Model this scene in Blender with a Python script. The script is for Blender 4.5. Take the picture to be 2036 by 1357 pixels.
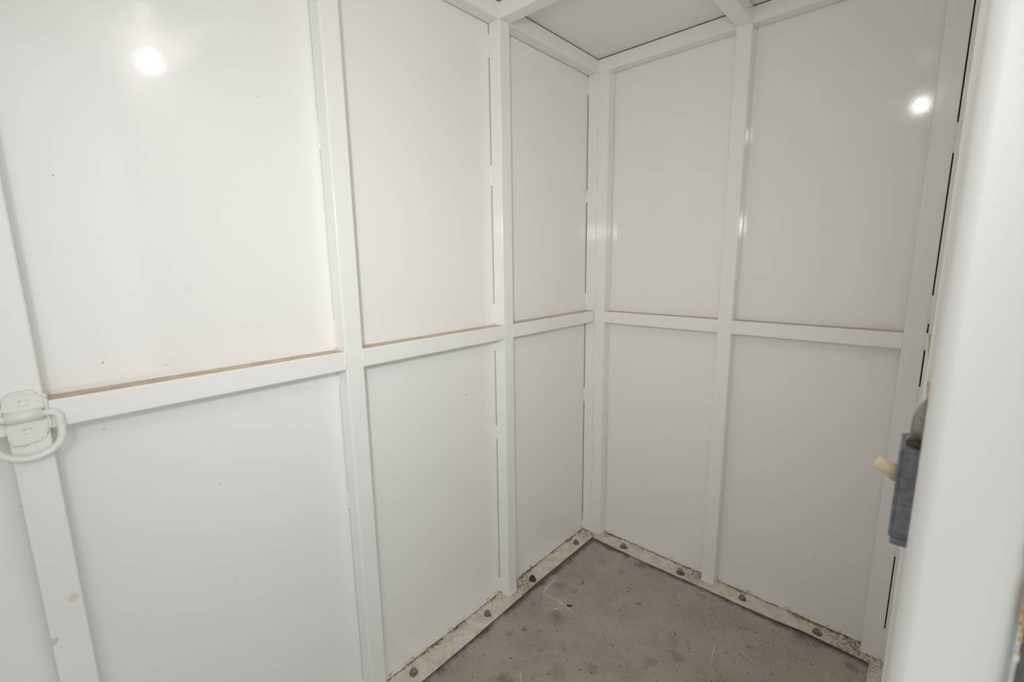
import bpy, bmesh, math, random
from mathutils import Vector, Matrix

for o in list(bpy.data.objects):
    bpy.data.objects.remove(o)
SC = bpy.context.scene
COL = SC.collection
random.seed(7)

# ------------------------------------------------------------------ camera
CAM = Vector((1.1535, -1.8221, 1.313))
yaw, pit, rol = 0.7362, -0.1732, -0.0138
fw = Vector((-math.sin(yaw) * math.cos(pit), math.cos(yaw) * math.cos(pit), math.sin(pit)))
rt = Vector((math.cos(yaw), math.sin(yaw), 0))
up = rt.cross(fw)
cr, sr = math.cos(rol), math.sin(rol)
rt2 = rt * cr + up * sr
up2 = up * cr - rt * sr
cd = bpy.data.cameras.new('camera')
cam = bpy.data.objects.new('camera', cd)
COL.objects.link(cam)
M = Matrix((rt2, up2, -fw)).transposed().to_4x4()
M.translation = CAM
cam.matrix_world = M
cd.sensor_width = 36.0
cd.lens = 36.0 * 910.97 / 2036.0
cd.clip_start = 0.02
cd.dof.use_dof = True
cd.dof.focus_distance = 1.55
cd.dof.aperture_fstop = 5.6
SC.camera = cam

# ------------------------------------------------------------------ world, lamps, exposure
W = bpy.data.worlds.new('sky')
SC.world = W
W.use_nodes = True
bg = W.node_tree.nodes['Background']
bg.inputs[0].default_value = (0.97, 1.0, 1.0, 1)
bg.inputs[1].default_value = 1.18

def lamp(name, kind, loc, energy, colour, target=None, **kw):
    l = bpy.data.lights.new(name, kind)
    l.energy = energy
    l.color = colour
    for k, v in kw.items():
        setattr(l, k, v)
    o = bpy.data.objects.new(name, l)
    COL.objects.link(o)
    o.location = loc
    if target is not None:
        o.rotation_euler = (Vector(target) - Vector(loc)).to_track_quat('-Z', 'Y').to_euler()
    return o

# the photographer's flash head in the doorway, and a small bulb under the roof beams
lamp('flash_head', 'AREA', (1.20, -2.05, 1.56), 2.0, (1.0, 0.985, 0.96), (0.0, -0.74, 1.26),
     shape='DISK', size=0.13, spread=math.radians(84))
lamp('roof_bulb', 'POINT', (1.033, -1.349, 2.045), 1.9, (1.0, 0.97, 0.93), shadow_soft_size=0.017)

vs = SC.view_settings
vs.view_transform = 'Standard'
vs.look = 'None'
vs.gamma = 1.0
vs.use_curve_mapping = False
vs.exposure = 0.14
SC.cycles.max_bounces = 14
SC.cycles.diffuse_bounces = 11
SC.cycles.glossy_bounces = 8

# ------------------------------------------------------------------ materials
def new_mat(name):
    m = bpy.data.materials.new(name)
    m.use_nodes = True
    nt = m.node_tree
    return m, nt, nt.nodes['Principled BSDF']

def N(nt, kind, **kw):
    n = nt.nodes.new(kind)
    for k, v in kw.items():
        setattr(n, k, v)
    return n

def math_n(nt, op, a, b=None, c=None, clamp=False):
    n = N(nt, 'ShaderNodeMath', operation=op, use_clamp=clamp)
    for i, v in enumerate((a, b, c)):
        if v is None:
            continue
        if isinstance(v, (int, float)):
            n.inputs[i].default_value = v
        else:
            nt.links.new(v, n.inputs[i])
    return n.outputs[0]

def ramp(nt, v, lo, hi, a=0.0, b=1.0):
    n = N(nt, 'ShaderNodeMapRange', interpolation_type='SMOOTHSTEP')
    nt.links.new(v, n.inputs[0])
    for i, x in enumerate((lo, hi, a, b)):
        n.inputs[i + 1].default_value = x
    return n.outputs[0]

def mix(nt, f, a, b):
    n = N(nt, 'ShaderNodeMix', data_type='RGBA')
    if isinstance(f, (int, float)):
        n.inputs[0].default_value = f
    else:
        nt.links.new(f, n.inputs[0])
    for s, v in ((6, a), (7, b)):
        if isinstance(v, tuple):
            n.inputs[s].default_value = (*v, 1)
        else:
            nt.links.new(v, n.inputs[s])
    return n.outputs[2]

def pos(nt):
    return N(nt, 'ShaderNodeNewGeometry').outputs['Position']

def noise(nt, p, scale, detail=2.0, rough=0.5):
    n = N(nt, 'ShaderNodeTexNoise')
    nt.links.new(p, n.inputs['Vector'])
    n.inputs['Scale'].default_value = scale
    n.inputs['Detail'].default_value = detail
    n.inputs['Roughness'].default_value = rough
    return n.outputs['Fac'], n.outputs['Color']

def voro(nt, p, scale):
    n = N(nt, 'ShaderNodeTexVoronoi')
    nt.links.new(p, n.inputs['Vector'])
    n.inputs['Scale'].default_value = scale
    return n.outputs['Distance'], n.outputs['Color']

def sep(nt, v):
    n = N(nt, 'ShaderNodeSeparateXYZ')
    nt.links.new(v, n.inputs[0])
    return n.outputs

def bump(nt, h, bs, strength, dist=0.001):
    b = N(nt, 'ShaderNodeBump')
    b.inputs['Strength'].default_value = strength
    b.inputs['Distance'].default_value = dist
    nt.links.new(h, b.inputs['Height'])
    nt.links.new(b.outputs[0], bs.inputs['Normal'])

def specks(nt, p, scale, dist, keep):
    """mask of sparse round dots: dots per metre ~ scale, radius dist/scale, share keep"""
    d, c = voro(nt, p, scale)
    r = sep(nt, c)[0]
    a = math_n(nt, 'LESS_THAN', d, dist)
    b = math_n(nt, 'LESS_THAN', r, keep)
    return math_n(nt, 'MULTIPLY', a, b)

def warp(nt, p, scale, amt):
    _, c = noise(nt, p, scale, 3.0, 0.6)
    s = N(nt, 'ShaderNodeVectorMath', operation='SUBTRACT')
    nt.links.new(c, s.inputs[0])
    s.inputs[1].default_value = (0.5, 0.5, 0.5)
    m = N(nt, 'ShaderNodeVectorMath', operation='SCALE')
    nt.links.new(s.outputs[0], m.inputs[0])
    m.inputs['Scale'].default_value = amt
    a = N(nt, 'ShaderNodeVectorMath', operation='ADD')
    nt.links.new(p, a.inputs[0])
    nt.links.new(m.outputs[0], a.inputs[1])
    return a.outputs[0]

def spot(nt, col, p, c, r0, r1, colour, amt=1.0):
    d = N(nt, 'ShaderNodeVectorMath', operation='DISTANCE')
    nt.links.new(p, d.inputs[0])
    d.inputs[1].default_value = c
    return mix(nt, ramp(nt, d.outputs['Value'], r0, r1, amt, 0.0), col, colour)

PAINT = (0.915, 0.911, 0.900)
DUST = (0.60, 0.48, 0.34)

def paint_mat(name, rough=0.22, dust=False, orange=0.06, dots=True, base=PAINT, spec=0.5, marks=()):
    m, nt, bs = new_mat(name)
    p = pos(nt)
    col = base
    if dots:
        f = specks(nt, p, 26.0, 0.030, 0.030)
        col = mix(nt, math_n(nt, 'MULTIPLY', f, 0.75), col, (0.22, 0.17, 0.13))
    wm = warp(nt, p, 110.0, 0.010) if marks else None
    for c, r0, colour, a in marks:
        col = spot(nt, col, wm, c, r0 * 0.5, r0, colour, a)
    if dust:
        nz = sep(nt, N(nt, 'ShaderNodeNewGeometry').outputs['Normal'])[2]
        f, _ = noise(nt, p, 30.0, 3.0)
        a = ramp(nt, nz, 0.72, 0.97)
        col = mix(nt, math_n(nt, 'MULTIPLY', a, ramp(nt, f, 0.2, 0.7, 0.7, 1.0)), col, DUST)
        r = math_n(nt, 'MULTIPLY_ADD', a, 0.6, rough, clamp=True)
        nt.links.new(r, bs.inputs['Roughness'])
    else:
        bs.inputs['Roughness'].default_value = rough
    if isinstance(col, tuple):
        bs.inputs['Base Color'].default_value = (*col, 1)
    else:
        nt.links.new(col, bs.inputs['Base Color'])
    bs.inputs['Specular IOR Level'].default_value = spec
    h, _ = noise(nt, p, 420.0, 1.0)
    bump(nt, h, bs, orange, 0.001)
    return m

M_PANEL = paint_mat('panel_paint', 0.085, orange=0.035, marks=[
    (c, q * 0.8, (0.22, 0.18, 0.14), 0.6) for c, q in (
        ((0, -1.7135, 1.132), 0.0032), ((0, -1.7283, 1.0044), 0.0035), ((0, -0.7903, 0.8549), 0.005), ((0, -1.5627, 1.2653), 0.003),
        ((0, -1.0211, 0.1102), 0.004), ((1.1294, 0, 1.3157), 0.004), ((0.9548, 0, 0.2472), 0.003), ((0, -0.1076, 0.9383), 0.003))])
M_TUBE = paint_mat('tube_paint', 0.10, orange=0.03, marks=[
    ((0.0508, -1.8111, 0.7163), 0.010, (0.66, 0.55, 0.42), 0.45), ((0.0508, -1.848, 0.6471), 0.009, (0.50, 0.41, 0.34), 0.5)])
M_RAIL = paint_mat('rail_paint', 0.26, dust=True)
M_WELD = paint_mat('weld_paint', 0.22, dots=False, base=(0.915, 0.911, 0.900))
M_CEIL = paint_mat('roof_paint', 0.35, dots=False, base=(0.90, 0.89, 0.87))
M_FRAME = paint_mat('door_frame_paint', 0.45, orange=0.04, base=(0.86, 0.855, 0.84))
M_RING = paint_mat('ring_paint', 0.25, dots=False, base=(0.87, 0.86, 0.83))

def plain(name, colour, rough, metal=0.0, nscale=0.0, var=0.3, bmp=0.0):
    m, nt, bs = new_mat(name)
    bs.inputs['Roughness'].default_value = rough
    bs.inputs['Metallic'].default_value = metal
    if nscale:
        f, _ = noise(nt, pos(nt), nscale, 4.0, 0.6)
        dark = tuple(c * (1 - var) for c in colour)
        light = tuple(min(1, c * (1 + var)) for c in colour)
        nt.links.new(mix(nt, ramp(nt, f, 0.3, 0.7), dark, light), bs.inputs['Base Color'])
        if bmp:
            bump(nt, f, bs, bmp, 0.002)
    else:
        bs.inputs['Base Color'].default_value = (*colour, 1)
    return m

M_DARK = plain('gap_shade_fill', (0.012, 0.010, 0.012), 0.8)  # near-black fill that puts the shade of the open gaps into colour
M_ZINC = plain('weathered_zinc', (0.30, 0.28, 0.25), 0.45, 0.6, 180.0, 0.4)
M_RUST = plain('rust', (0.085, 0.05, 0.03), 0.85, 0.0, 200.0, 0.5, 0.4)
M_BOX = plain('cast_box_grey', (0.205, 0.215, 0.235), 0.42, 0.35, 160.0, 0.25, 0.15)
M_COND = plain('die_cast_fitting', (0.25, 0.24, 0.235), 0.4, 0.5, 90.0, 0.35, 0.1)
M_IVORY = plain('ivory_plastic', (0.80, 0.66, 0.44), 0.35, 0.0, 60.0, 0.05)
M_RUBBER = plain('grey_rubber', (0.16, 0.155, 0.155), 0.7, 0.0, 50.0, 0.15)
M_FOAM = plain('yellow_foam', (0.62, 0.40, 0.13), 0.95, 0.0, 260.0, 0.35, 0.8)
M_TAN = plain('tan_chip', (0.45, 0.30, 0.17), 0.8, 0.0, 150.0, 0.3)
M_DIRT = plain('dirt_clump', (0.075, 0.045, 0.028), 0.95, 0.0, 300.0, 0.5, 0.5)
M_SCRAPE = plain('chalky_scrape', (0.80, 0.78, 0.74), 0.8, 0.0, 240.0, 0.35)
M_OUT = plain('outside_concrete', (0.30, 0.29, 0.27), 0.8, 0.0, 14.0, 0.15)

BOLTS = [(0.0475, -1.0985), (0.051, -0.764), (0.0545, -0.5035), (0.0515, -0.1765),
         (0.2315, -0.0565), (0.5, -0.059), (0.744, -0.0515), (0.990, -0.057)]

def flange_mat():
    m, nt, bs = new_mat('dirty_cream_flange')
    p = pos(nt)
    w = warp(nt, p, 28.0, 0.03)
    f1, _ = noise(nt, p, 22.0, 5.0, 0.65)
    f2, _ = noise(nt, p, 95.0, 4.0, 0.7)
    x, y, z = sep(nt, p)
    dw = math_n(nt, 'MINIMUM', math_n(nt, 'ABSOLUTE', x), math_n(nt, 'ABSOLUTE', y))
    col = mix(nt, ramp(nt, f1, 0.35, 0.72), (0.80, 0.74, 0.66), (0.62, 0.54, 0.41))
    # grime that has gathered against the wall
    g = math_n(nt, 'ADD', dw, math_n(nt, 'MULTIPLY', math_n(nt, 'SUBTRACT', 0.5, f2), 0.05))
    g = math_n(nt, 'ADD', g, math_n(nt, 'MULTIPLY', math_n(nt, 'SUBTRACT', 0.5, f1), 0.06))
    col = mix(nt, ramp(nt, g, 0.0, 0.02, 0.95, 0.0), col, (0.12, 0.075, 0.04))
    col = mix(nt, ramp(nt, f2, 0.60, 0.70, 0.0, 0.85), col, (0.25, 0.17, 0.09))
    # dirtier ends: by the corner and at the far right
    for c, r in (((0.03, -0.03, 0), 0.13), ((0.02, -0.56, 0), 0.12), ((1.10, -0.03, 0), 0.15),
                 ((0.56, -0.03, 0), 0.08)):
        d = N(nt, 'ShaderNodeVectorMath', operation='DISTANCE')
        nt.links.new(w, d.inputs[0])
        d.inputs[1].default_value = c
        a = ramp(nt, d.outputs['Value'], 0.0, r, 0.9, 0.0)
        a = math_n(nt, 'MULTIPLY', a, ramp(nt, f2, 0.42, 0.58))
        col = mix(nt, a, col, (0.13, 0.085, 0.045))
    w2 = warp(nt, p, 60.0, 0.02)
    for i, b in enumerate(BOLTS):
        r = (0.012, 0.012, 0.018, 0.014, 0.019, 0.020, 0.011, 0.015)[i]
        col = spot(nt, col, w2, (b[0] + 0.004, b[1] - 0.002, 0.0), r * 0.75, r, (0.05, 0.032, 0.02), 0.9)
    s = specks(nt, p, 60.0, 0.12, 0.10)
    col = mix(nt, math_n(nt, 'MULTIPLY', s, 0.9), col, (0.04, 0.028, 0.02))
    nt.links.new(col, bs.inputs['Base Color'])
    bs.inputs['Roughness'].default_value = 0.55
    bump(nt, f2, bs, 0.35, 0.002)
    return m
M_FLANGE = flange_mat()

def grime_mat():
    m, nt, bs = new_mat('grimy_sealant')
    p = pos(nt)
    f1, _ = noise(nt, p, 30.0, 5.0, 0.7)
    f2, _ = noise(nt, p, 130.0, 4.0, 0.7)
    z = sep(nt, p)[2]
    a = math_n(nt, 'ADD', math_n(nt, 'MULTIPLY', z, 40.0), math_n(nt, 'MULTIPLY', f2, 1.0))
    col = mix(nt, ramp(nt, a, 0.30, 0.62, 1.0, 0.0), (0.82, 0.77, 0.71), (0.12, 0.075, 0.045))
    col = mix(nt, ramp(nt, f1, 0.55, 0.66, 0.0, 0.8), col, (0.35, 0.24, 0.15))
    nt.links.new(col, bs.inputs['Base Color'])
    bs.inputs['Roughness'].default_value = 0.6
    bump(nt, f2, bs, 0.3, 0.002)
    return m
M_SEAL = grime_mat()

def floor_mat():
    m, nt, bs = new_mat('painted_concrete')
    p = pos(nt)
    w = warp(nt, p, 16.0, 0.06)
    f1, _ = noise(nt, p, 5.0, 5.0, 0.6)
    f2, _ = noise(nt, w, 18.0, 5.0, 0.65)
    f3, _ = noise(nt, p, 120.0, 3.0, 0.7)
    col = mix(nt, ramp(nt, f1, 0.3, 0.7), (0.36, 0.325, 0.285), (0.445, 0.408, 0.366))
    col = mix(nt, ramp(nt, f2, 0.56, 0.74, 0.0, 0.65), col, (0.235, 0.190, 0.142))
    col = mix(nt, ramp(nt, f3, 0.45, 0.75, 0.0, 0.28), col, (0.19, 0.16, 0.13))
    w45 = warp(nt, p, 45.0, 0.03)
    for x, y, r, a in ((0.1975, -0.7206, 0.017, .75), (0.1714, -0.7707, 0.012, .6), (0.25, -0.60, 0.05, .45),
                       (0.28, -0.92, 0.035, .55), (0.30, -0.97, 0.03, .5), (0.45, -0.333, 0.014, .8),
                       (0.1615, -0.45, 0.035, .45), (0.22, -0.44, 0.02, .6), (0.2224, -0.374, 0.013, .8),
                       (0.469, -0.5765, 0.012, .6), (0.61, -0.3765, 0.012, .6), (0.47, -0.70, 0.03, .4),
                       (0.39, -0.78, 0.04, .35), (0.66, -0.47, 0.03, .4), (0.66, -0.125, 0.012, .6),
                       (0.95, -0.10, 0.025, .7), (1.0, -0.11, 0.02, .6), (1.10, -0.13, 0.03, .6),
                       (0.60, -0.55, 0.03, .4), (0.35, -0.12, 0.03, .7), (0.27, -0.10, 0.02, .8)):
        col = spot(nt, col, w45, (x, y, -0.008), r * 0.3, r, (0.19, 0.135, 0.085), a * 0.85)
    # pits and grains in the coating
    w90 = warp(nt, p, 90.0, 0.006)
    for sc, d, k, c, a in ((62.0, 0.13, 0.26, (0.022, 0.018, 0.015), 0.95),
                           (110.0, 0.15, 0.22, (0.028, 0.022, 0.018), 0.85),
                           (34.0, 0.10, 0.22, (0.03, 0.02, 0.016), 0.9),
                           (85.0, 0.11, 0.06, (0.75, 0.71, 0.65), 0.9)):
        s = specks(nt, w90, sc, d, k)
        col = mix(nt, math_n(nt, 'MULTIPLY', s, a), col, c)
    # grime along the steel angle
    x, y, z = sep(nt, w)
    e = math_n(nt, 'MINIMUM', math_n(nt, 'SUBTRACT', x, 0.085), math_n(nt, 'SUBTRACT', math_n(nt, 'ABSOLUTE', y), 0.085))
    col = mix(nt, ramp(nt, e, 0.0, 0.028, 0.85, 0.0), col, (0.075, 0.058, 0.044))
    nt.links.new(col, bs.inputs['Base Color'])
    nt.links.new(ramp(nt, f2, 0.3, 0.7, 0.42, 0.65), bs.inputs['Roughness'])
    bump(nt, f3, bs, 0.12, 0.002)
    return m
M_FLOOR = floor_mat()

# ------------------------------------------------------------------ mesh helpers
def link(name, me, mat, parent=None):
    o = bpy.data.objects.new(name, me)
    COL.objects.link(o)
    if mat is not None and not me.materials:
        me.materials.append(mat)
    if parent is not None:
        o.parent = parent
    return o

def tag(o, label=None, cat=None, group=None, kind=None):
    if label: o['label'] = label
    if cat: o['category'] = cat
    if group: o['group'] = group
    if kind: o['kind'] = kind
    return o

def empty(name, loc=(0, 0, 0), rot=(0, 0, 0)):
    o = bpy.data.objects.new(name, None)
    COL.objects.link(o)
    o.location = loc
    o.rotation_euler = rot
    o.empty_display_size = 0.02
    return o

def box(name, lo, hi, mat, parent=None, bevel=0.0, seg=2):
    bm = bmesh.new()
    bmesh.ops.create_cube(bm, size=1.0)
    for v in bm.verts:
        for i in range(3):
            v.co[i] = lo[i] if v.co[i] < 0 else hi[i]
    if bevel:
        bmesh.ops.bevel(bm, geom=bm.edges[:], offset=bevel, segments=seg, affect='EDGES', profile=0.5)
    me = bpy.data.meshes.new(name)
    bm.to_mesh(me)
    bm.free()
    return link(name, me, mat, parent)

def tube(name, axis, lo, hi, mat, parent=None, r=0.004, seg=5):
    """square steel tube: rounded rectangle run along one axis, with exact normals"""
    a = 'xyz'.index(axis)
    u, v = [(1, 2), (2, 0), (0, 1)][a]
    prof = []
    for k, (cu, cv) in enumerate(((hi[u] - r, hi[v] - r), (lo[u] + r, hi[v] - r),
                                  (lo[u] + r, lo[v] + r), (hi[u] - r, lo[v] + r))):
        for i in range(seg + 1):
            t = math.pi / 2 * (k + i / seg)
            prof.append((cu + r * math.cos(t), cv + r * math.sin(t), math.cos(t), math.sin(t)))
    n = len(prof)
    vs_, ns, fs = [], [], []
    for s in (lo[a], hi[a]):
        for (pu, pv, nu, nv) in prof:
            c = [0, 0, 0]; c[a] = s; c[u] = pu; c[v] = pv
            q = [0, 0, 0]; q[u] = nu; q[v] = nv
            vs_.append(c); ns.append(q)
    for i in range(n):
        j = (i + 1) % n
        fs.append((i, j, n + j, n + i))
    for e, s in enumerate((lo[a], hi[a])):
        b = len(vs_)
        for (pu, pv, nu, nv) in prof:
            c = [0, 0, 0]; c[a] = s; c[u] = pu; c[v] = pv
            q = [0, 0, 0]; q[a] = -1 if e == 0 else 1
            vs_.append(c); ns.append(q)
        idx = list(range(b, b + n))
        fs.append(tuple(reversed(idx)) if e == 0 else tuple(idx))
    me = bpy.data.meshes.new(name)
    me.from_pydata(vs_, [], fs)
    me.polygons.foreach_set('use_smooth', [True] * len(me.polygons))
    me.update()
    me.normals_split_custom_set_from_vertices(ns)
    return link(name, me, mat, parent)

def bead(name, p0, p1, r, mat, parent, step=0.0045, seed=0, segs=7):
    """weld bead: a run of overlapping lumps"""
    rnd = random.Random(seed + int(abs(p0[0]) * 1e4) + int(abs(p0[1]) * 1e4) * 3 + int(abs(p0[2]) * 1e4) * 7)
    p0, p1 = Vector(p0), Vector(p1)
    d = p1 - p0
    L = d.length
    d.normalize()
    a = d.orthogonal().normalized()
    b = d.cross(a)
    n = max(4, int(L / step))
    bm = bmesh.new()
    rings = []
    for i in range(n + 1):
        t = i / n
        rr = r * (0.82 + 0.2 * (i % 2) + rnd.uniform(-0.12, 0.12))
        if i in (0, n):
            rr *= 0.45
        c = p0 + d * (L * t) + a * rnd.uniform(-.1, .1) * r + b * rnd.uniform(-.1, .1) * r
        rings.append([bm.verts.new(c + (a * math.cos(6.2832 * k / segs) + b * math.sin(6.2832 * k / segs)) * rr)
                      for k in range(segs)])
    for i in range(n):
        for k in range(segs):
            bm.faces.new((rings[i][k], rings[i][(k + 1) % segs], rings[i + 1][(k + 1) % segs], rings[i + 1][k]))
    bm.faces.new(list(reversed(rings[0])))
    bm.faces.new(rings[-1])
    for f in bm.faces:
        f.smooth = True
    me = bpy.data.meshes.new(name)
    bm.to_mesh(me)
    bm.free()
    return link(name, me, mat, parent)

def sweep(name, pts, rad, mat, parent=None, segs=12, closed=False):
    pts = [Vector(p) for p in pts]
    n = len(pts)
    bm = bmesh.new()
    rings = []
    prev = None
    for i, p in enumerate(pts):
        if closed:
            t = (pts[(i + 1) % n] - pts[i - 1]).normalized()
        else:
            t = (pts[min(n - 1, i + 1)] - pts[max(0, i - 1)]).normalized()
        a = t.orthogonal().normalized() if prev is None else (prev - t * prev.dot(t)).normalized()
        prev = a
        b = t.cross(a)
        rr = rad[i] if isinstance(rad, (list, tuple)) else rad
        rings.append([bm.verts.new(p + (a * math.cos(6.2832 * k / segs) + b * math.sin(6.2832 * k / segs)) * rr)
                      for k in range(segs)])
    for i in range(n if closed else n - 1):
        r0, r1 = rings[i], rings[(i + 1) % n]
        for k in range(segs):
            bm.faces.new((r0[k], r0[(k + 1) % segs], r1[(k + 1) % segs], r1[k]))
    if not closed:
        bm.faces.new(list(reversed(rings[0])))
        bm.faces.new(rings[-1])
    bmesh.ops.recalc_face_normals(bm, faces=bm.faces[:])
    for f in bm.faces:
        f.smooth = True
    me = bpy.data.meshes.new(name)
    bm.to_mesh(me)
    bm.free()
    return link(name, me, mat, parent)

def plate(name, outer, holes, thick, mapf, mat, parent=None):
    """flat plate with holes: outlines in 2-D, mapf(a, b, depth) -> point"""
    bm = bmesh.new()
    edges = []
    for loop in [outer] + holes:
        v = [bm.verts.new((a, b, 0)) for a, b in loop]
        edges += [bm.edges.new((v[i], v[(i + 1) % len(v)])) for i in range(len(v))]
    bmesh.ops.triangle_fill(bm, use_beauty=True, use_dissolve=False, edges=edges)
    ex = bmesh.ops.extrude_face_region(bm, geom=bm.faces[:])
    for v in ex['geom']:
        if isinstance(v, bmesh.types.BMVert):
            v.co.z = thick
    for v in bm.verts:
        v.co = mapf(v.co.x, v.co.y, v.co.z)
    bmesh.ops.recalc_face_normals(bm, faces=bm.faces[:])
    me = bpy.data.meshes.new(name)
    bm.to_mesh(me)
    bm.free()
    return link(name, me, mat, parent)

# ------------------------------------------------------------------ the steel shelter
S = 0.0508            # square tube
HW = S / 2
H = 2.0727            # underside of the roof frame
TOP = H + S
GAP = 0.0025          # tubes stand this far off the sheet
ZT, ZB = 1.0873, 1.0370   # mid rail
YL = [-0.6202, -1.2231, -1.8244]     # studs of the left wall
YEND = -2.43
XR1 = 0.6096
XW = 1.168            # inner face of the entry wall tubes
XP = 1.2195           # entry wall sheet

def sheet_wall(name, lo, hi):
    o = box(name, lo, hi, M_PANEL)
    o['kind'] = 'structure'
    return o

# --- floor
floor = box('floor', (-0.01, -2.49, -0.12), (1.226, 0.01, -0.008), M_FLOOR)
floor['kind'] = 'structure'
ground = box('floor_outside', (1.2265, -4.5, -0.14), (5.0, 2.0, -0.03), M_OUT)
ground['kind'] = 'structure'

# --- left wall: skin, panels, studs, rails
wl = sheet_wall('wall_left', (-0.007, -2.48, -0.008), (-0.0035, 0.007, TOP + 0.004))
ycuts = [0.0] + YL + [-2.48]
for i in range(4):
    y1, y0 = ycuts[i] - 0.001, ycuts[i + 1] + 0.001
    box('panel', (-0.003, y0, 0.0), (0.0, y1, 1.061), M_PANEL, wl)
    box('panel', (-0.003, y0, 1.063), (0.0, y1, TOP), M_PANEL, wl)

def stud_left(yc, z0=0.0, z1=H):
    s = tube('stud', 'z', (GAP, yc - HW, z0), (S, yc + HW, z1), M_TUBE, wl)
    box('seam', (0.0, yc - HW + 0.0035, z0 + 0.004), (GAP, yc + HW - 0.0035, z1), M_DARK, s)  # dark strip added behind the tube so the gap reads as shaded
    return s
corner_l = stud_left(-HW)
studs_l = [stud_left(y) for y in YL] + [stud_left(YEND + HW - 0.025)]
def welds_z(x, y, spans, parent, r=0.0038):
    for a, b in spans:
        bead('weld', (x, y, a), (x, y, b), r, M_WELD, parent)
welds_z(0.001, YL[0] - HW + 0.0005, ((2.046, 1.972), (1.637, 1.567), (1.161, 1.089), (1.035, 0.988), (0.704, 0.648), (0.06, 0.004)), studs_l[0])
welds_z(0.001, YL[1] - HW + 0.0005, ((1.656, 1.588), (1.168, 1.089), (1.03, 0.985), (0.675, 0.624), (0.06, 0.004)), studs_l[1])
welds_z(0.001, YL[2] - HW + 0.0005, ((1.66, 1.59), (0.845, 0.79), (0.44, 0.38)), studs_l[2])
welds_z(0.001, -S + 0.0005, ((2.07, 1.999), (1.612, 1.559), (1.163, 1.089), (0.721, 0.651), (0.042, 0.004)), corner_l)
for y in YL[:2]:
    welds_z(0.001, y + HW - 0.0005, ((1.9, 1.84), (1.4, 1.34), (0.86, 0.80), (0.3, 0.24)), wl)

edges_l = [-S] + [v for y in YL for v in (y + HW, y - HW)] + [YEND]
for i in range(4):
    y1, y0 = edges_l[2 * i], edges_l[2 * i + 1]
    r = tube('rail', 'y', (0.0, y0, ZB), (S, y1, ZT), M_RAIL, wl)
    for ye, sg in ((y1, -1), (y0, 1)):
        if i == 0 and sg == -1:
            continue
        bead('weld', (S - 0.002, ye + sg * 0.0005, ZT - 0.001), (S - 0.002, ye + sg * 0.0005, ZB + 0.001), 0.0036, M_WELD, r)
        bead('weld', (0.004, ye + sg * 0.001, ZT), (S - 0.004, ye + sg * 0.001, ZT), 0.0028, M_RAIL, r)
topl = tube('top_rail', 'y', (GAP, -2.43, H + 0.0003), (S, 0.0, TOP), M_TUBE, wl)
box('seam', (0.0, -2.43, H + 0.0035), (GAP, -0.004, TOP - 0.001), M_DARK, topl)
for y in YL:
    bead('weld', (S - 0.003, y - HW, H + 0.0005), (S - 0.003, y + HW, H + 0.0005), 0.003, M_WELD, topl)
    bead('weld', (0.004, y - HW + 0.001, H), (S - 0.004, y - HW + 0.001, H), 0.0028, M_WELD, topl)
    bead('weld', (S, y - HW, H + 0.003), (S, y - HW, TOP - 0.002), 0.003, M_WELD, topl)

# --- right wall (the far side, facing the camera)
wr = sheet_wall('wall_right', (-0.003, 0.0035, -0.008), (1.166, 0.007, TOP + 0.004))
xcuts = [0.0, XR1, 1.166]
for i in range(2):
    x0, x1 = xcuts[i] + 0.001, xcuts[i + 1] - 0.001
    box('panel', (x0, 0.0, 0.0), (x1, 0.003, 1.061), M_PANEL, wr)
    box('panel', (x0, 0.0, 1.063), (x1, 0.003, TOP), M_PANEL, wr)

def stud_right(x0, x1, z0=0.0, z1=H):
    s = tube('stud', 'z', (x0, -S, z0), (x1, -GAP, z1), M_TUBE, wr)
    box('seam', (x0 + 0.0035, -GAP, z0 + 0.004), (x1 - 0.0035, 0.0, z1), M_DARK, s)
    return s
R0, R1 = S + 0.0008, 2 * S
XR2a, XR2b = 1.1143, 1.1651
corner_r = stud_right(R0, R1)
sr1 = stud_right(XR1 - HW, XR1 + HW)
sr2 = stud_right(XR2a, XR2b)
# the joint between the two corner studs, welded at intervals
welds_z(S + 0.0004, -S + 0.002, ((2.07, 1.958), (1.343, 1.262), (0.957, 0.861), (0.152, 0.003)), corner_r, 0.0026)
welds_z(R1 - 0.0005, -0.001, ((2.07, 2.01), (1.305, 1.25), (1.15, 1.089), (1.035, 0.95), (0.897, 0.657), (0.069, 0.004)), corner_r, 0.003)
welds_z(XR1 + HW - 0.0005, -0.001, ((2.07, 1.987), (1.59, 1.523), (1.153, 1.089), (1.035, 0.953), (0.076, 0.004)), sr1, 0.0036)
welds_z(XR2a + 0.0005, -0.001, ((2.05, 1.99), (1.55, 1.5), (0.75, 0.70), (0.3, 0.26)), sr2, 0.003)
for x0, x1 in ((R1, XR1 - HW), (XR1 + HW, XR2a)):
    r = tube('rail', 'x', (x0, -S, ZB), (x1, 0.0, ZT), M_RAIL, wr)
    for xe, sg in ((x0, 1), (x1, -1)):
        bead('weld', (xe + sg * 0.0005, -S + 0.002, ZT - 0.001), (xe + sg * 0.0005, -S + 0.002, ZB + 0.001), 0.0036, M_WELD, r)
        bead('weld', (xe + sg * 0.001, -S + 0.004, ZT), (xe + sg * 0.001, -0.004, ZT), 0.0028, M_RAIL, r)
        bead('weld', (xe + sg * 0.001, -S + 0.004, ZB), (xe + sg * 0.001, -0.004, ZB), 0.0032, M_WELD, r)
topr = tube('top_rail', 'x', (S + 0.0005, -S, H + 0.0003), (1.166, -GAP, TOP), M_TUBE, wr)
box('seam', (S + 0.004, -GAP, H + 0.0035), (1.16, 0.0, TOP - 0.001), M_DARK, topr)
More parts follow.
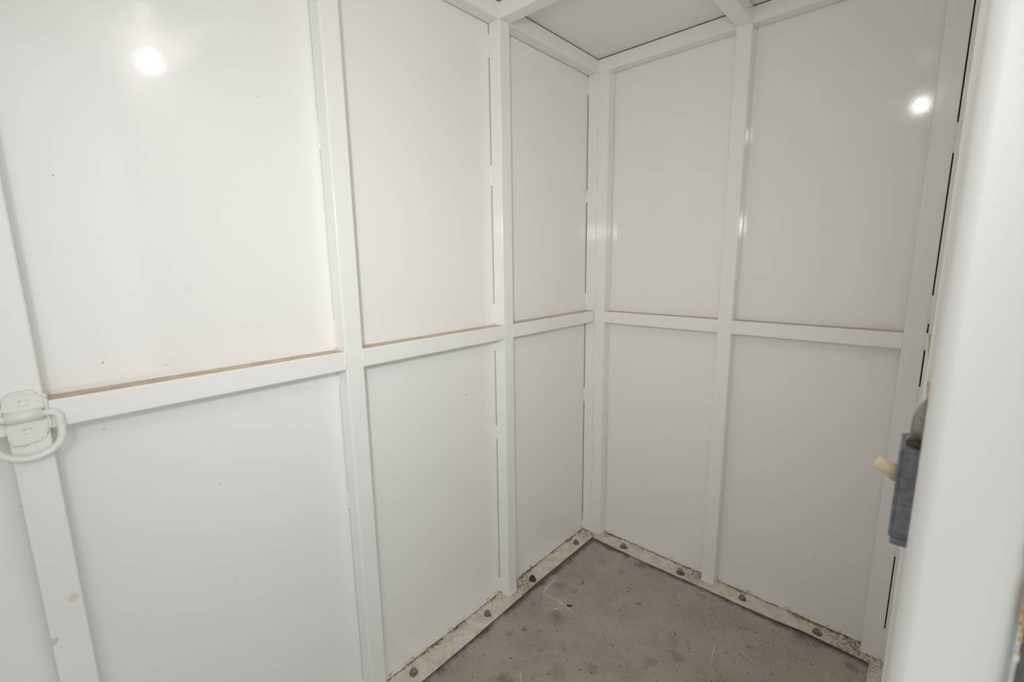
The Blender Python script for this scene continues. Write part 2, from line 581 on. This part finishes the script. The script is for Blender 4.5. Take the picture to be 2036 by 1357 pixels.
bead('weld', (XR1 - HW, -S + 0.002, H), (XR1 + HW, -S + 0.002, H), 0.0032, M_WELD, topr)
bead('weld', (XR1 + HW, -S, H + 0.003), (XR1 + HW, -S, TOP - 0.002), 0.003, M_WELD, topr)
bead('weld', (S, -S, H + 0.002), (S, -S, TOP - 0.002), 0.0026, M_WELD, topr)
bead('weld', (S, -S + 0.001, H), (R1, -S + 0.001, H), 0.0024, M_WELD, topr)
bead('weld', (0.004, -S + 0.001, H), (S, -S + 0.001, H), 0.0024, M_WELD, topl)

# --- entry wall (with the doorway the picture is taken from)
JY0, JY1 = -1.42, -1.356          # door jamb post
JX0, JX1 = 1.1628, 1.2208
we = sheet_wall('wall_entry', (XP + 0.0035, JY1, -0.008), (XP + 0.007, 0.007, TOP + 0.004))
box('panel', (XP, JY1, 0.0), (XP + 0.003, -0.001, 1.061), M_PANEL, we)
box('panel', (XP, JY1, 1.063), (XP + 0.003, -0.001, TOP), M_PANEL, we)
def stud_entry(y0, y1):
    s = tube('stud', 'z', (XW, y0, 0.0), (XP - GAP, y1, H), M_TUBE, we)
    box('seam', (XP - GAP, y0 + 0.0035, 0.004), (XP, y1 - 0.0035, H), M_DARK, s)
    return s
se = stud_entry(-S, 0.0)
box('seam', (XR2b + 0.0002, -S + 0.005, 0.0), (XW - 0.0002, -0.004, TOP), M_DARK, se)  # added dark filler, set back in the slit to keep it black
welds_z(0.5 * (XR2b + XW), -S + 0.004, ((1.663, 1.584), (1.2, 1.117), (1.091, 1.04), (0.93, 0.80), (0.60, 0.375), (0.116, 0.003)), se, 0.0036)
se2 = stud_entry(-0.72, -0.72 + S)
for y0, y1 in ((-0.72 + S, -S), (JY1, -0.72)):
    r = tube('rail', 'y', (XW, y0, ZB), (XP, y1, ZT), M_RAIL, we)
    bead('weld', (XW + 0.002, y1 - 0.0005, ZT), (XW + 0.002, y1 - 0.0005, ZB), 0.004, M_WELD, r)
    bead('weld', (XW + 0.004, y1 - 0.001, ZT), (XP - 0.004, y1 - 0.001, ZT), 0.003, M_RAIL, r)
tope = tube('top_rail', 'y', (XW, -2.43, H + 0.0003), (XP - GAP, 0.0, TOP), M_TUBE, we)
box('seam', (XP - GAP, -2.43, H + 0.0035), (XP, -0.004, TOP - 0.001), M_DARK, tope)

# --- rear wall behind the camera, and the strip of wall beyond the doorway
wb = sheet_wall('wall_rear', (-0.003, -2.4865, -0.008), (XP + 0.007, -2.483, TOP + 0.004))
for x0, x1 in ((0.0, 0.608), (0.611, XP)):
    box('panel', (x0, -2.483, 0.0), (x1, -2.48, 1.061), M_PANEL, wb)
    box('panel', (x0, -2.483, 1.063), (x1, -2.48, TOP), M_PANEL, wb)
for x0 in (S + 0.001, XR1 - HW, XW - S - 0.002):
    tube('stud', 'z', (x0, -2.4775, 0.0), (x0 + S, -2.4295, H), M_TUBE, wb)
for x0, x1 in ((2 * S + 0.001, XR1 - HW), (XR1 + HW, XW - S - 0.002)):
    tube('rail', 'x', (x0, -2.48, ZB), (x1, -2.4295, ZT), M_RAIL, wb)
tube('top_rail', 'x', (S + 0.0005, -2.48, H + 0.0003), (XW - 0.001, -2.431, TOP), M_TUBE, wb)

# --- door frame
jamb = tube('trim_1', 'z', (JX0, JY0, -0.008), (JX1, JY1, H), M_FRAME, None, r=0.010, seg=10)
jamb['kind'] = 'structure'
jamb2 = tube('trim_2', 'z', (JX0, -2.43, -0.008), (JX1, -2.366, H), M_FRAME, None, r=0.010, seg=6)
jamb2['kind'] = 'structure'

# --- roof: sheet, cross beams
ce = box('ceiling', (-0.007, -2.4865, TOP + 0.006), (XP + 0.007, 0.007, TOP + 0.010), M_CEIL)
ce['kind'] = 'structure'
box('panel', (0.0, -2.48, TOP + GAP), (XP, 0.0, TOP + GAP + 0.003), M_CEIL, ce)
for nm, lo, hi in (('seam', (0.004, -2.43, TOP), (S - 0.0035, -0.004, TOP + GAP)),
                   ('seam', (S, -S + 0.0035, TOP), (1.16, -0.004, TOP + GAP)),
                   ('seam', (XW + 0.0035, -2.43, TOP), (XP - 0.004, -0.004, TOP + GAP))):
    box(nm, lo, hi, M_DARK, ce)
for y in YL:
    b = tube('beam', 'x', (S + 0.0003, y - HW, H + 0.0003), (XW - 0.0003, y + HW, TOP), M_TUBE, ce)
    box('seam', (S, y - HW + 0.0035, TOP), (XW, y + HW - 0.0035, TOP + GAP), M_DARK, b)
ed = [-S] + [v for y in YL for v in (y + HW, y - HW)] + [-2.43]
for i in range(4):
    y1, y0 = ed[2 * i] - 0.0003, ed[2 * i + 1] + 0.0003
    b = tube('beam', 'y', (XR1 - HW, y0, H + 0.0003), (XR1 + HW, y1, TOP), M_TUBE, ce)
    box('seam', (XR1 - HW + 0.0035, y0, TOP), (XR1 + HW - 0.0035, y1, TOP + GAP), M_DARK, b)

# --- steel angles bolted to the floor
def angle(name, stations, mapf, wall_t=0.0):
    """horizontal leg with a slightly wavy free edge; stations = (run, width, lift of the edge)"""
    bm = bmesh.new()
    rows = []
    for s, w, lift in stations:
        rows.append([bm.verts.new(mapf(s, d, z)) for d, z in
                     ((0.0, 0.0), (w * 0.5, 0.0), (w - 0.0015, lift), (w, lift - 0.0015), (w, lift - 0.0065), (0.0, -0.0065))])
    for i in range(len(rows) - 1):
        for k in range(6):
            bm.faces.new((rows[i][k], rows[i][(k + 1) % 6], rows[i + 1][(k + 1) % 6], rows[i + 1][k]))
    bm.faces.new(rows[0]); bm.faces.new(rows[-1])
    bmesh.ops.recalc_face_normals(bm, faces=bm.faces[:])
    me = bpy.data.meshes.new(name)
    bm.to_mesh(me); bm.free()
    o = link(name, me, M_FLANGE)
    o['kind'] = 'structure'
    return o

bl = angle('baseboard_left', [(0.0, 0.080, 0), (0.08, 0.080, 0), (0.3, 0.079, 0), (0.49, 0.078, 0), (0.62, 0.082, 0.0005),
                              (0.85, 0.088, 0.001), (1.05, 0.089, 0.001), (1.5, 0.088, 0), (2.48, 0.088, 0)],
           lambda s, d, z: (d, -s, z))
br = angle('baseboard_right', [(0.081, 0.081, 0), (0.2, 0.084, 0), (0.33, 0.088, 0.0003), (0.45, 0.086, 0), (0.61, 0.083, 0),
                               (0.80, 0.084, 0), (0.88, 0.081, 0.0008), (0.945, 0.076, 0.002), (1.02, 0.078, 0.0012),
                               (1.14, 0.083, 0)],
           lambda s, d, z: (s, -d, z))
be = angle('baseboard_entry', [(0.005, 0.079, -0.001), (0.1, 0.079, 0.0), (0.4, 0.08, 0), (0.9, 0.08, 0), (1.354, 0.08, 0)],
           lambda s, d, z: (XP - d, -s, z))

def sealant(parent, pts, mapf, seed):
    """uneven fillet where the sheet meets the angle"""
    rnd = random.Random(seed)
    bm = bmesh.new()
    rows = []
    s0, s1 = pts
    n = max(6, int((s1 - s0) / 0.02))
    for i in range(n + 1):
        s = s0 + (s1 - s0) * i / n
        h = 0.009 + rnd.uniform(-0.002, 0.003)
        d = 0.006 + rnd.uniform(-0.002, 0.002)
        rows.append([bm.verts.new(mapf(s, a, b)) for a, b in ((0.0005, h), (d * 0.55, h * 0.75), (d, h * 0.3), (d, 0.0002), (0.0005, 0.0002))])
    for i in range(n):
        for k in range(5):
            bm.faces.new((rows[i][k], rows[i][(k + 1) % 5], rows[i + 1][(k + 1) % 5], rows[i + 1][k]))
    bm.faces.new(rows[0]); bm.faces.new(rows[-1])
    bmesh.ops.recalc_face_normals(bm, faces=bm.faces[:])
    me = bpy.data.meshes.new('sealant_bead')
    bm.to_mesh(me); bm.free()
    return link('sealant_bead', me, M_SEAL, parent)

for k, (a, b) in enumerate(((S + 0.002, -YL[0] - HW - 0.002), (-YL[0] + HW + 0.001, -YL[1] - HW - 0.001), (-YL[1] + HW, -YL[2] - HW))):
    sealant(bl, (a, b), lambda s, d, z: (d, -s, z), 11 + k)
for k, (a, b) in enumerate(((R1 + 0.002, XR1 - HW - 0.002), (XR1 + HW + 0.001, XR2a - 0.001))):
    sealant(br, (a, b), lambda s, d, z: (s, -d, z), 31 + k)

def weld_foot(parent, x0, y0, x1, y1):
    bead('weld', (x0, y0, 0.001), (x1, y1, 0.001), 0.0035, M_SEAL, parent)
for y in YL[:2]:
    weld_foot(bl, S, y - HW, S, y + HW)
    weld_foot(bl, 0.006, y - HW, S, y - HW)
    weld_foot(bl, 0.006, y + HW, S, y + HW)
weld_foot(bl, 0.006, -S, S, -S)
weld_foot(br, R0, -S, R1, -S)
weld_foot(br, R1, -S, R1, -0.006)
for x0, x1 in ((XR1 - HW, XR1 + HW), (XR2a, XR2b)):
    weld_foot(br, x0, -S, x1, -S)
    weld_foot(br, x0, -S, x0, -0.006)
    weld_foot(br, x1, -S, x1, -0.006)

# --- grit lying against the walls and along the angle's edge
def grit(name, n, place, parent, seed, mat):
    rnd = random.Random(seed)
    vsl, fsl = [], []
    for _ in range(n):
        x, y, z, r = place(rnd)
        b = len(vsl)
        ang = rnd.uniform(0, 6.28)
        for k in range(3):
            t = ang + 2.094 * k
            q = r * rnd.uniform(0.6, 1.3)
            vsl.append((x + q * math.cos(t), y + q * math.sin(t), z))
        vsl.append((x + rnd.uniform(-.3, .3) * r, y + rnd.uniform(-.3, .3) * r, z + r * rnd.uniform(0.5, 1.0)))
        fsl += [(b, b + 1, b + 3), (b + 1, b + 2, b + 3), (b + 2, b, b + 3)]
    me = bpy.data.meshes.new(name)
    me.from_pydata(vsl, [], fsl)
    o = link(name, me, mat, parent)
    o['kind'] = 'stuff'
    return o

def pl_left(rnd):
    t = rnd.choice([rnd.uniform(0.06, 0.6), rnd.uniform(0.06, 0.3), rnd.uniform(0.45, 0.6), rnd.uniform(0.65, 1.15)])
    return (0.006 + abs(rnd.gauss(0, 0.007)), -t, 0.0, rnd.uniform(0.0006, 0.0021))
def pl_right(rnd):
    t = rnd.choice([rnd.uniform(0.105, 0.58), rnd.uniform(0.105, 0.2), rnd.uniform(0.64, 1.11), rnd.uniform(0.95, 1.11)])
    return (t, -0.006 - abs(rnd.gauss(0, 0.007)), 0.0, rnd.uniform(0.0006, 0.0020))
grit('grit', 420, pl_left, bl, 3, M_DIRT)
grit('grit', 420, pl_right, br, 4, M_DIRT)
def pl_entry(rnd):
    return (rnd.uniform(1.142, 1.19), -rnd.uniform(0.055, 0.16), -0.001, rnd.uniform(0.001, 0.003))
grit('grit', 110, pl_entry, be, 6, M_DIRT)
def pl_floor(rnd):
    if rnd.random() < 0.45:
        t = rnd.uniform(0.09, 1.2)
        return (0.09 + abs(rnd.gauss(0, 0.012)), -t, -0.008, rnd.uniform(0.0006, 0.002))
    if rnd.random() < 0.6:
        t = rnd.uniform(0.09, 1.14)
        return (t, -0.088 - abs(rnd.gauss(0, 0.012)), -0.008, rnd.uniform(0.0006, 0.002))
    return (rnd.uniform(0.1, 1.1), -rnd.uniform(0.1, 1.3), -0.008, rnd.uniform(0.0008, 0.0022))
grit('grit', 520, pl_floor, floor, 5, M_DIRT)

# --- chalky scrapes on the floor paint
def scrape(pts, w, seed):
    rnd = random.Random(seed)
    vsl, fsl = [], []
    P = [Vector((x, y, -0.0078)) for x, y in pts]
    fine = []
    for i in range(len(P) - 1):
        for k in range(6):
            fine.append(P[i].lerp(P[i + 1], k / 6))
    fine.append(P[-1])
    for i, q in enumerate(fine):
        t = (fine[min(i + 1, len(fine) - 1)] - fine[max(i - 1, 0)]).normalized()
        nrm = Vector((-t.y, t.x, 0))
        ww = w * rnd.uniform(0.5, 1.2) * (0.4 if i in (0, len(fine) - 1) else 1)
        vsl += [q + nrm * ww, q - nrm * ww, q + nrm * ww - Vector((0, 0, .0004)), q - nrm * ww - Vector((0, 0, .0004))]
    for i in range(len(fine) - 1):
        a = 4 * i
        fsl += [(a, a + 1, a + 5, a + 4), (a, a + 4, a + 6, a + 2), (a + 1, a + 3, a + 7, a + 5)]
    me = bpy.data.meshes.new('scrape')
    me.from_pydata([tuple(v) for v in vsl], [], fsl)
    return link('scrape', me, M_SCRAPE, floor)
scrape([(0.122, -0.424), (0.119, -0.468), (0.122, -0.505), (0.134, -0.530), (0.160, -0.532), (0.197, -0.527), (0.228, -0.523)], 0.0011, 1)
scrape([(0.127, -0.440), (0.124, -0.48), (0.128, -0.512), (0.142, -0.523), (0.175, -0.523), (0.225, -0.520)], 0.0008, 2)
scrape([(0.20, -0.526), (0.245, -0.528), (0.283, -0.535)], 0.0010, 3)
scrape([(0.240, -0.540), (0.225, -0.558), (0.215, -0.58)], 0.0013, 4)
scrape([(0.735, -0.33), (0.75, -0.41)], 0.0007, 5)
scrape([(0.80, -0.30), (0.86, -0.325)], 0.0007, 6)
scrape([(0.30, -0.86), (0.335, -0.90)], 0.0010, 7)

# ------------------------------------------------------------------ anchor bolts
def hexring(bm, r, z, rot=0.0):
    return [bm.verts.new((r * math.cos(rot + k * math.pi / 3), r * math.sin(rot + k * math.pi / 3), z)) for k in range(6)]

def lathe_me(name, prof, segs=16):
    bm = bmesh.new()
    rows = [[bm.verts.new((r * math.cos(6.2832 * k / segs), r * math.sin(6.2832 * k / segs), z)) for k in range(segs)] for r, z in prof]
    for i in range(len(rows) - 1):
        for k in range(segs):
            bm.faces.new((rows[i][k], rows[i][(k + 1) % segs], rows[i + 1][(k + 1) % segs], rows[i + 1][k]))
    bm.faces.new(list(reversed(rows[0]))); bm.faces.new(rows[-1])
    for f in bm.faces:
        f.smooth = False
    me = bpy.data.meshes.new(name)
    bm.to_mesh(me); bm.free()
    return me

washer_me = lathe_me('washer', [(0.0142, 0.0), (0.0142, 0.0018), (0.0136, 0.0026), (0.007, 0.0026)], 20)
rod_me = lathe_me('threaded_rod', [(0.0060, 0.002), (0.0060, 0.0158), (0.0053, 0.0170)], 12)
bm = bmesh.new()
rings = [hexring(bm, 0.0102, 0.0026), hexring(bm, 0.0108, 0.0034), hexring(bm, 0.0108, 0.0118), hexring(bm, 0.0090, 0.0136)]
for i in range(3):
    for k in range(6):
        bm.faces.new((rings[i][k], rings[i][(k + 1) % 6], rings[i + 1][(k + 1) % 6], rings[i + 1][k]))
bm.faces.new(list(reversed(rings[0]))); bm.faces.new(rings[-1])
nut_me = bpy.data.meshes.new('nut')
bm.to_mesh(nut_me); bm.free()
for me in (washer_me, rod_me, nut_me):
    me.materials.append(M_ZINC)
def rusty(me):
    c = me.copy()
    c.materials.clear()
    c.materials.append(M_RUST)
    return c
rust_set = {me.name: rusty(me) for me in (washer_me, rod_me, nut_me)}

blabels = [
    'clean grey anchor bolt nearest the camera on the left floor angle',
    'grey anchor bolt just left of the middle stud foot on the left floor angle',
    'rusty brown anchor bolt between the middle stud and the corner on the left floor angle',
    'small dark anchor bolt on the left floor angle closest to the room corner',
    'tilted anchor bolt in a dark stain on the right floor angle, closest to the corner',
    'anchor bolt ringed by ragged dark rust just left of the right wall stud foot',
    'anchor bolt on the clean cream stretch just right of the right wall stud foot',
    'anchor bolt at the far right of the right floor angle, near the end stud',
]
for i, (x, y) in enumerate(BOLTS):
    rust = i in (2,)
    b = empty('anchor_bolt', (x, y, 0.0), (0, 0, 0.35 * i))
    if i == 4:
        b.rotation_euler = (0.12, 0.10, 1.1)
    tag(b, blabels[i], 'bolt', 'anchor bolts along the floor angles')
    for me in (washer_me, nut_me, rod_me):
        m2 = rust_set[me.name] if rust else me
        link(me.name.split('.')[0], m2, None, b)

# ------------------------------------------------------------------ tie-down ring on the near left stud
RY, RZ = -1.8266, 1.0685
ring = empty('tie_down_ring', (S, RY, RZ))
tag(ring, 'cream painted steel D-ring tie-down hanging from a welded bracket on the left stud', 'tie-down')
def arc_pts(cx, cy, r, a0, a1, n):
    return [(cx + r * math.cos(math.radians(a0 + (a1 - a0) * i / n)), cy + r * math.sin(math.radians(a0 + (a1 - a0) * i / n))) for i in range(n + 1)]
bw = 0.0225
BT = 0.006
def sq(cy, cz, h):
    return [(cy - h, cz - h), (cy + h, cz - h), (cy + h, cz + h), (cy - h, cz + h)]
top_out = [(-bw, 0.004)] + [(bw, 0.004)] + arc_pts(bw - 0.012, 0.026, 0.012, 0, 70, 6) + [(0.0, 0.0405)] + arc_pts(-bw + 0.012, 0.026, 0.012, 110, 180, 6)
low_out = [(bw, -0.004)] + [(-bw, -0.004)] + arc_pts(-bw + 0.012, -0.034, 0.012, 180, 250, 6) + [(0.0, -0.0485)] + arc_pts(bw - 0.012, -0.034, 0.012, 290, 360, 6)
mp = lambda a, b, d: Vector((d, a, b))
bk = plate('bracket', top_out, [sq(0.0015, 0.0225, 0.0052)], BT, mp, M_RING, ring)
plate('bracket_tab', low_out, [sq(0.0015, -0.026, 0.0052)], BT, mp, M_RING, ring)
# the strap rolled over the ring's bar
prof = [(-0.0005, -0.0125)] + [(0.006 + 0.0105 * math.cos(t), 0.0105 * math.sin(t)) for t in [math.radians(-95 + 190 * i / 14) for i in range(15)]] + [(-0.0005, 0.0125)]
bm = bmesh.new()
ra = [bm.verts.new((px, -bw, pz)) for px, pz in prof]
rb = [bm.verts.new((px, bw, pz)) for px, pz in prof]
for i in range(len(prof)):
    j = (i + 1) % len(prof)
    f = bm.faces.new((ra[i], ra[j], rb[j], rb[i]))
    f.smooth = 0 < i < len(prof) - 2
bm.faces.new(ra); bm.faces.new(rb)
bmesh.ops.recalc_face_normals(bm, faces=bm.faces[:])
me = bpy.data.meshes.new('strap_roll')
bm.to_mesh(me); bm.free()
link('strap_roll', me, M_RING, ring)
# D-shaped ring, hanging
RR, RW, RD = 0.0058, 0.0412, 0.0780
path = []
for a, b in ([(-RW + 0.012, 0.0)] + [(-RW + 0.012 + (2 * RW - 0.024) * i / 6, 0.0) for i in range(1, 7)]
             + arc_pts(RW - 0.012, -0.012, 0.012, 80, 0, 6)
             + [(RW, -0.026)]
             + [(RW * math.cos(math.radians(t)) , -0.036 - (RD - 0.036 - RR) * math.sin(math.radians(t))) for t in range(0, 181, 10)]
             + [(-RW, -0.026)] + arc_pts(-RW + 0.012, -0.012, 0.012, 180, 100, 6)):
    path.append((0.0085 - b * 0.06, a, b))
sweep('ring', path, RR, M_RING, ring, 14, closed=True)
# weld along the bracket's foot and sides
for p0, p1 in (((0.003, -bw, -0.044), (0.003, 0.0, -0.0485)), ((0.003, 0.0, -0.0485), (0.003, bw, -0.036)),
               ((0.003, bw + 0.001, -0.036), (0.003, bw + 0.001, -0.006)), ((0.003, bw + 0.001, 0.006), (0.003, bw + 0.001, 0.03)),
               ((0.003, -bw + 0.004, 0.036), (0.003, 0.004, 0.0405)), ((0.003, 0.004, 0.0405), (0.003, bw - 0.003, 0.036))):
    bead('weld', p0, p1, 0.0042, M_RING, bk, step=0.006)
bead('weld', (-0.012, bw + 0.004, 0.027), (0.001, bw + 0.004, 0.027), 0.0055, M_RING, bk)
bead('weld', (0.001, bw + 0.004, 0.027), (0.001, bw + 0.006, -0.03), 0.0045, M_RING, bk)

# ------------------------------------------------------------------ switch box on the entry wall
BX0, BX1 = 1.1500, 1.2190
BYN, BYF = -1.300, -1.248
BZ0, BZ1 = 1.0475, 1.142
sb = empty('switch_box', (XP - 0.0005, -1.274, BZ0))
tag(sb, 'grey metal light switch box with ivory toggle fixed beside the white door post', 'switch')
def loc(o):
    o.location = (-sb.location[0], -sb.location[1], -sb.location[2])
    return o
loc(box('box', (BX0 + 0.0026, BYN, BZ0 + 0.0085), (BX1, BYF, BZ1), M_BOX, sb, 0.0004, 1))
loc(box('base_cap', (BX0 + 0.0015, BYN + 0.0004, BZ0), (BX1, BYF - 0.0004, BZ0 + 0.0082), M_BOX, sb, 0.0025, 3))
cover = loc(box('cover', (BX0, BYN - 0.0002, BZ0 + 0.0084), (BX0 + 0.0026, BYF + 0.0002, BZ1 - 0.001), M_BOX, sb, 0.0006, 2))
tg = [Vector((BX0 + 0.003, -1.274, 1.1065)), Vector((BX0 - 0.006, -1.274, 1.111)), Vector((BX0 - 0.0145, -1.274, 1.1155)), Vector((BX0 - 0.016, -1.274, 1.1163))]
o = sweep('toggle', tg, [0.0078, 0.0075, 0.0068, 0.0050], M_IVORY, cover, 10)
# fitting: collar, lock ring and an elbow that turns back into the wall
ex, ey = BX0 + 0.0190, -1.280
epath = [(ex, ey, BZ1 + 0.006), (ex + 0.0005, ey, BZ1 + 0.020)]
for i in range(1, 9):
    t = math.radians(80 * i / 8)
    epath.append((ex + 0.034 - 0.034 * math.cos(t), ey, BZ1 + 0.020 + 0.034 * math.sin(t)))
o = sweep('elbow_fitting', epath, [0.0138, 0.0140] + [0.0134 - 0.0004 * i for i in range(8)], M_COND, sb, 16)
elbow = loc(o)
o = sweep('lock_ring', [(ex, ey, BZ1 - 0.001), (ex, ey, BZ1 + 0.002), (ex, ey, BZ1 + 0.003), (ex, ey, BZ1 + 0.007)], [0.0150, 0.0155, 0.0138, 0.0132], M_RUST, elbow, 16)
o = sweep('clamp_screw', [(ex - 0.004, ey - 0.017, BZ1 + 0.018), (ex - 0.004, ey - 0.011, BZ1 + 0.018)], 0.0035, M_ZINC, elbow, 8)

# ------------------------------------------------------------------ weather strip with foam on the post's outer edge
ws = sweep('weather_strip', [(JX1 + 0.0085, JY0 - 0.002, z) for z in (0.0, 0.4, 0.8, 1.2, 1.6, 2.0)], 0.0085, M_RUBBER, None, 16)
tag(ws, 'dark grey rubber weather strip on the outer edge of the white door post', 'weather strip')
def chunk(c, r, seed, mat, name, parent, sq_=(1, 1, 1)):
    rnd = random.Random(seed)
    bm = bmesh.new()
    bmesh.ops.create_icosphere(bm, subdivisions=2, radius=1.0)
    for v in bm.verts:
        q = rnd.uniform(0.75, 1.2)
        v.co = Vector((v.co.x * r * sq_[0] * q, v.co.y * r * sq_[1] * q, v.co.z * r * sq_[2] * q)) + Vector(c)
    me = bpy.data.meshes.new(name)
    bm.to_mesh(me); bm.free()
    return link(name, me, mat, parent)
rnd = random.Random(12)
for k in range(26):
    dz = 1.150 - 0.0036 * k
    if 1.066 < dz < 1.074:
        continue
    r = rnd.uniform(0.0022, 0.0034) * (1.25 if dz > 1.08 else 0.75)
    mat_, nm = (M_FOAM, 'foam_scrap') if dz > 1.074 or k % 3 == 0 else (M_WELD, 'paint_lump')
    chunk((JX1 + rnd.uniform(-0.0006, 0.0014), JY0 - 0.0035, dz), r, 50 + k, mat_, nm, ws, (0.8, 0.5, rnd.uniform(0.9, 1.5)))

# ------------------------------------------------------------------ loose scraps on the floor
c = chunk((0, 0, 0), 0.006, 90, M_TAN, 'paint_chip', None, (0.7, 1.2, 0.35))
c.location = (0.9128, -0.333, -0.0066)
tag(c, 'small tan chip lying alone on the grey floor towards the front right', 'chip')
c = chunk((0, 0, 0), 0.007, 91, M_DIRT, 'dirt_clump', None, (1.6, 0.7, 0.5))
c.location = (0.253, -0.517, -0.0066)
c.rotation_euler = (0, 0, 0.6)
tag(c, 'brown crumb of dirt lying across the pale curved scrape on the floor', 'dirt')
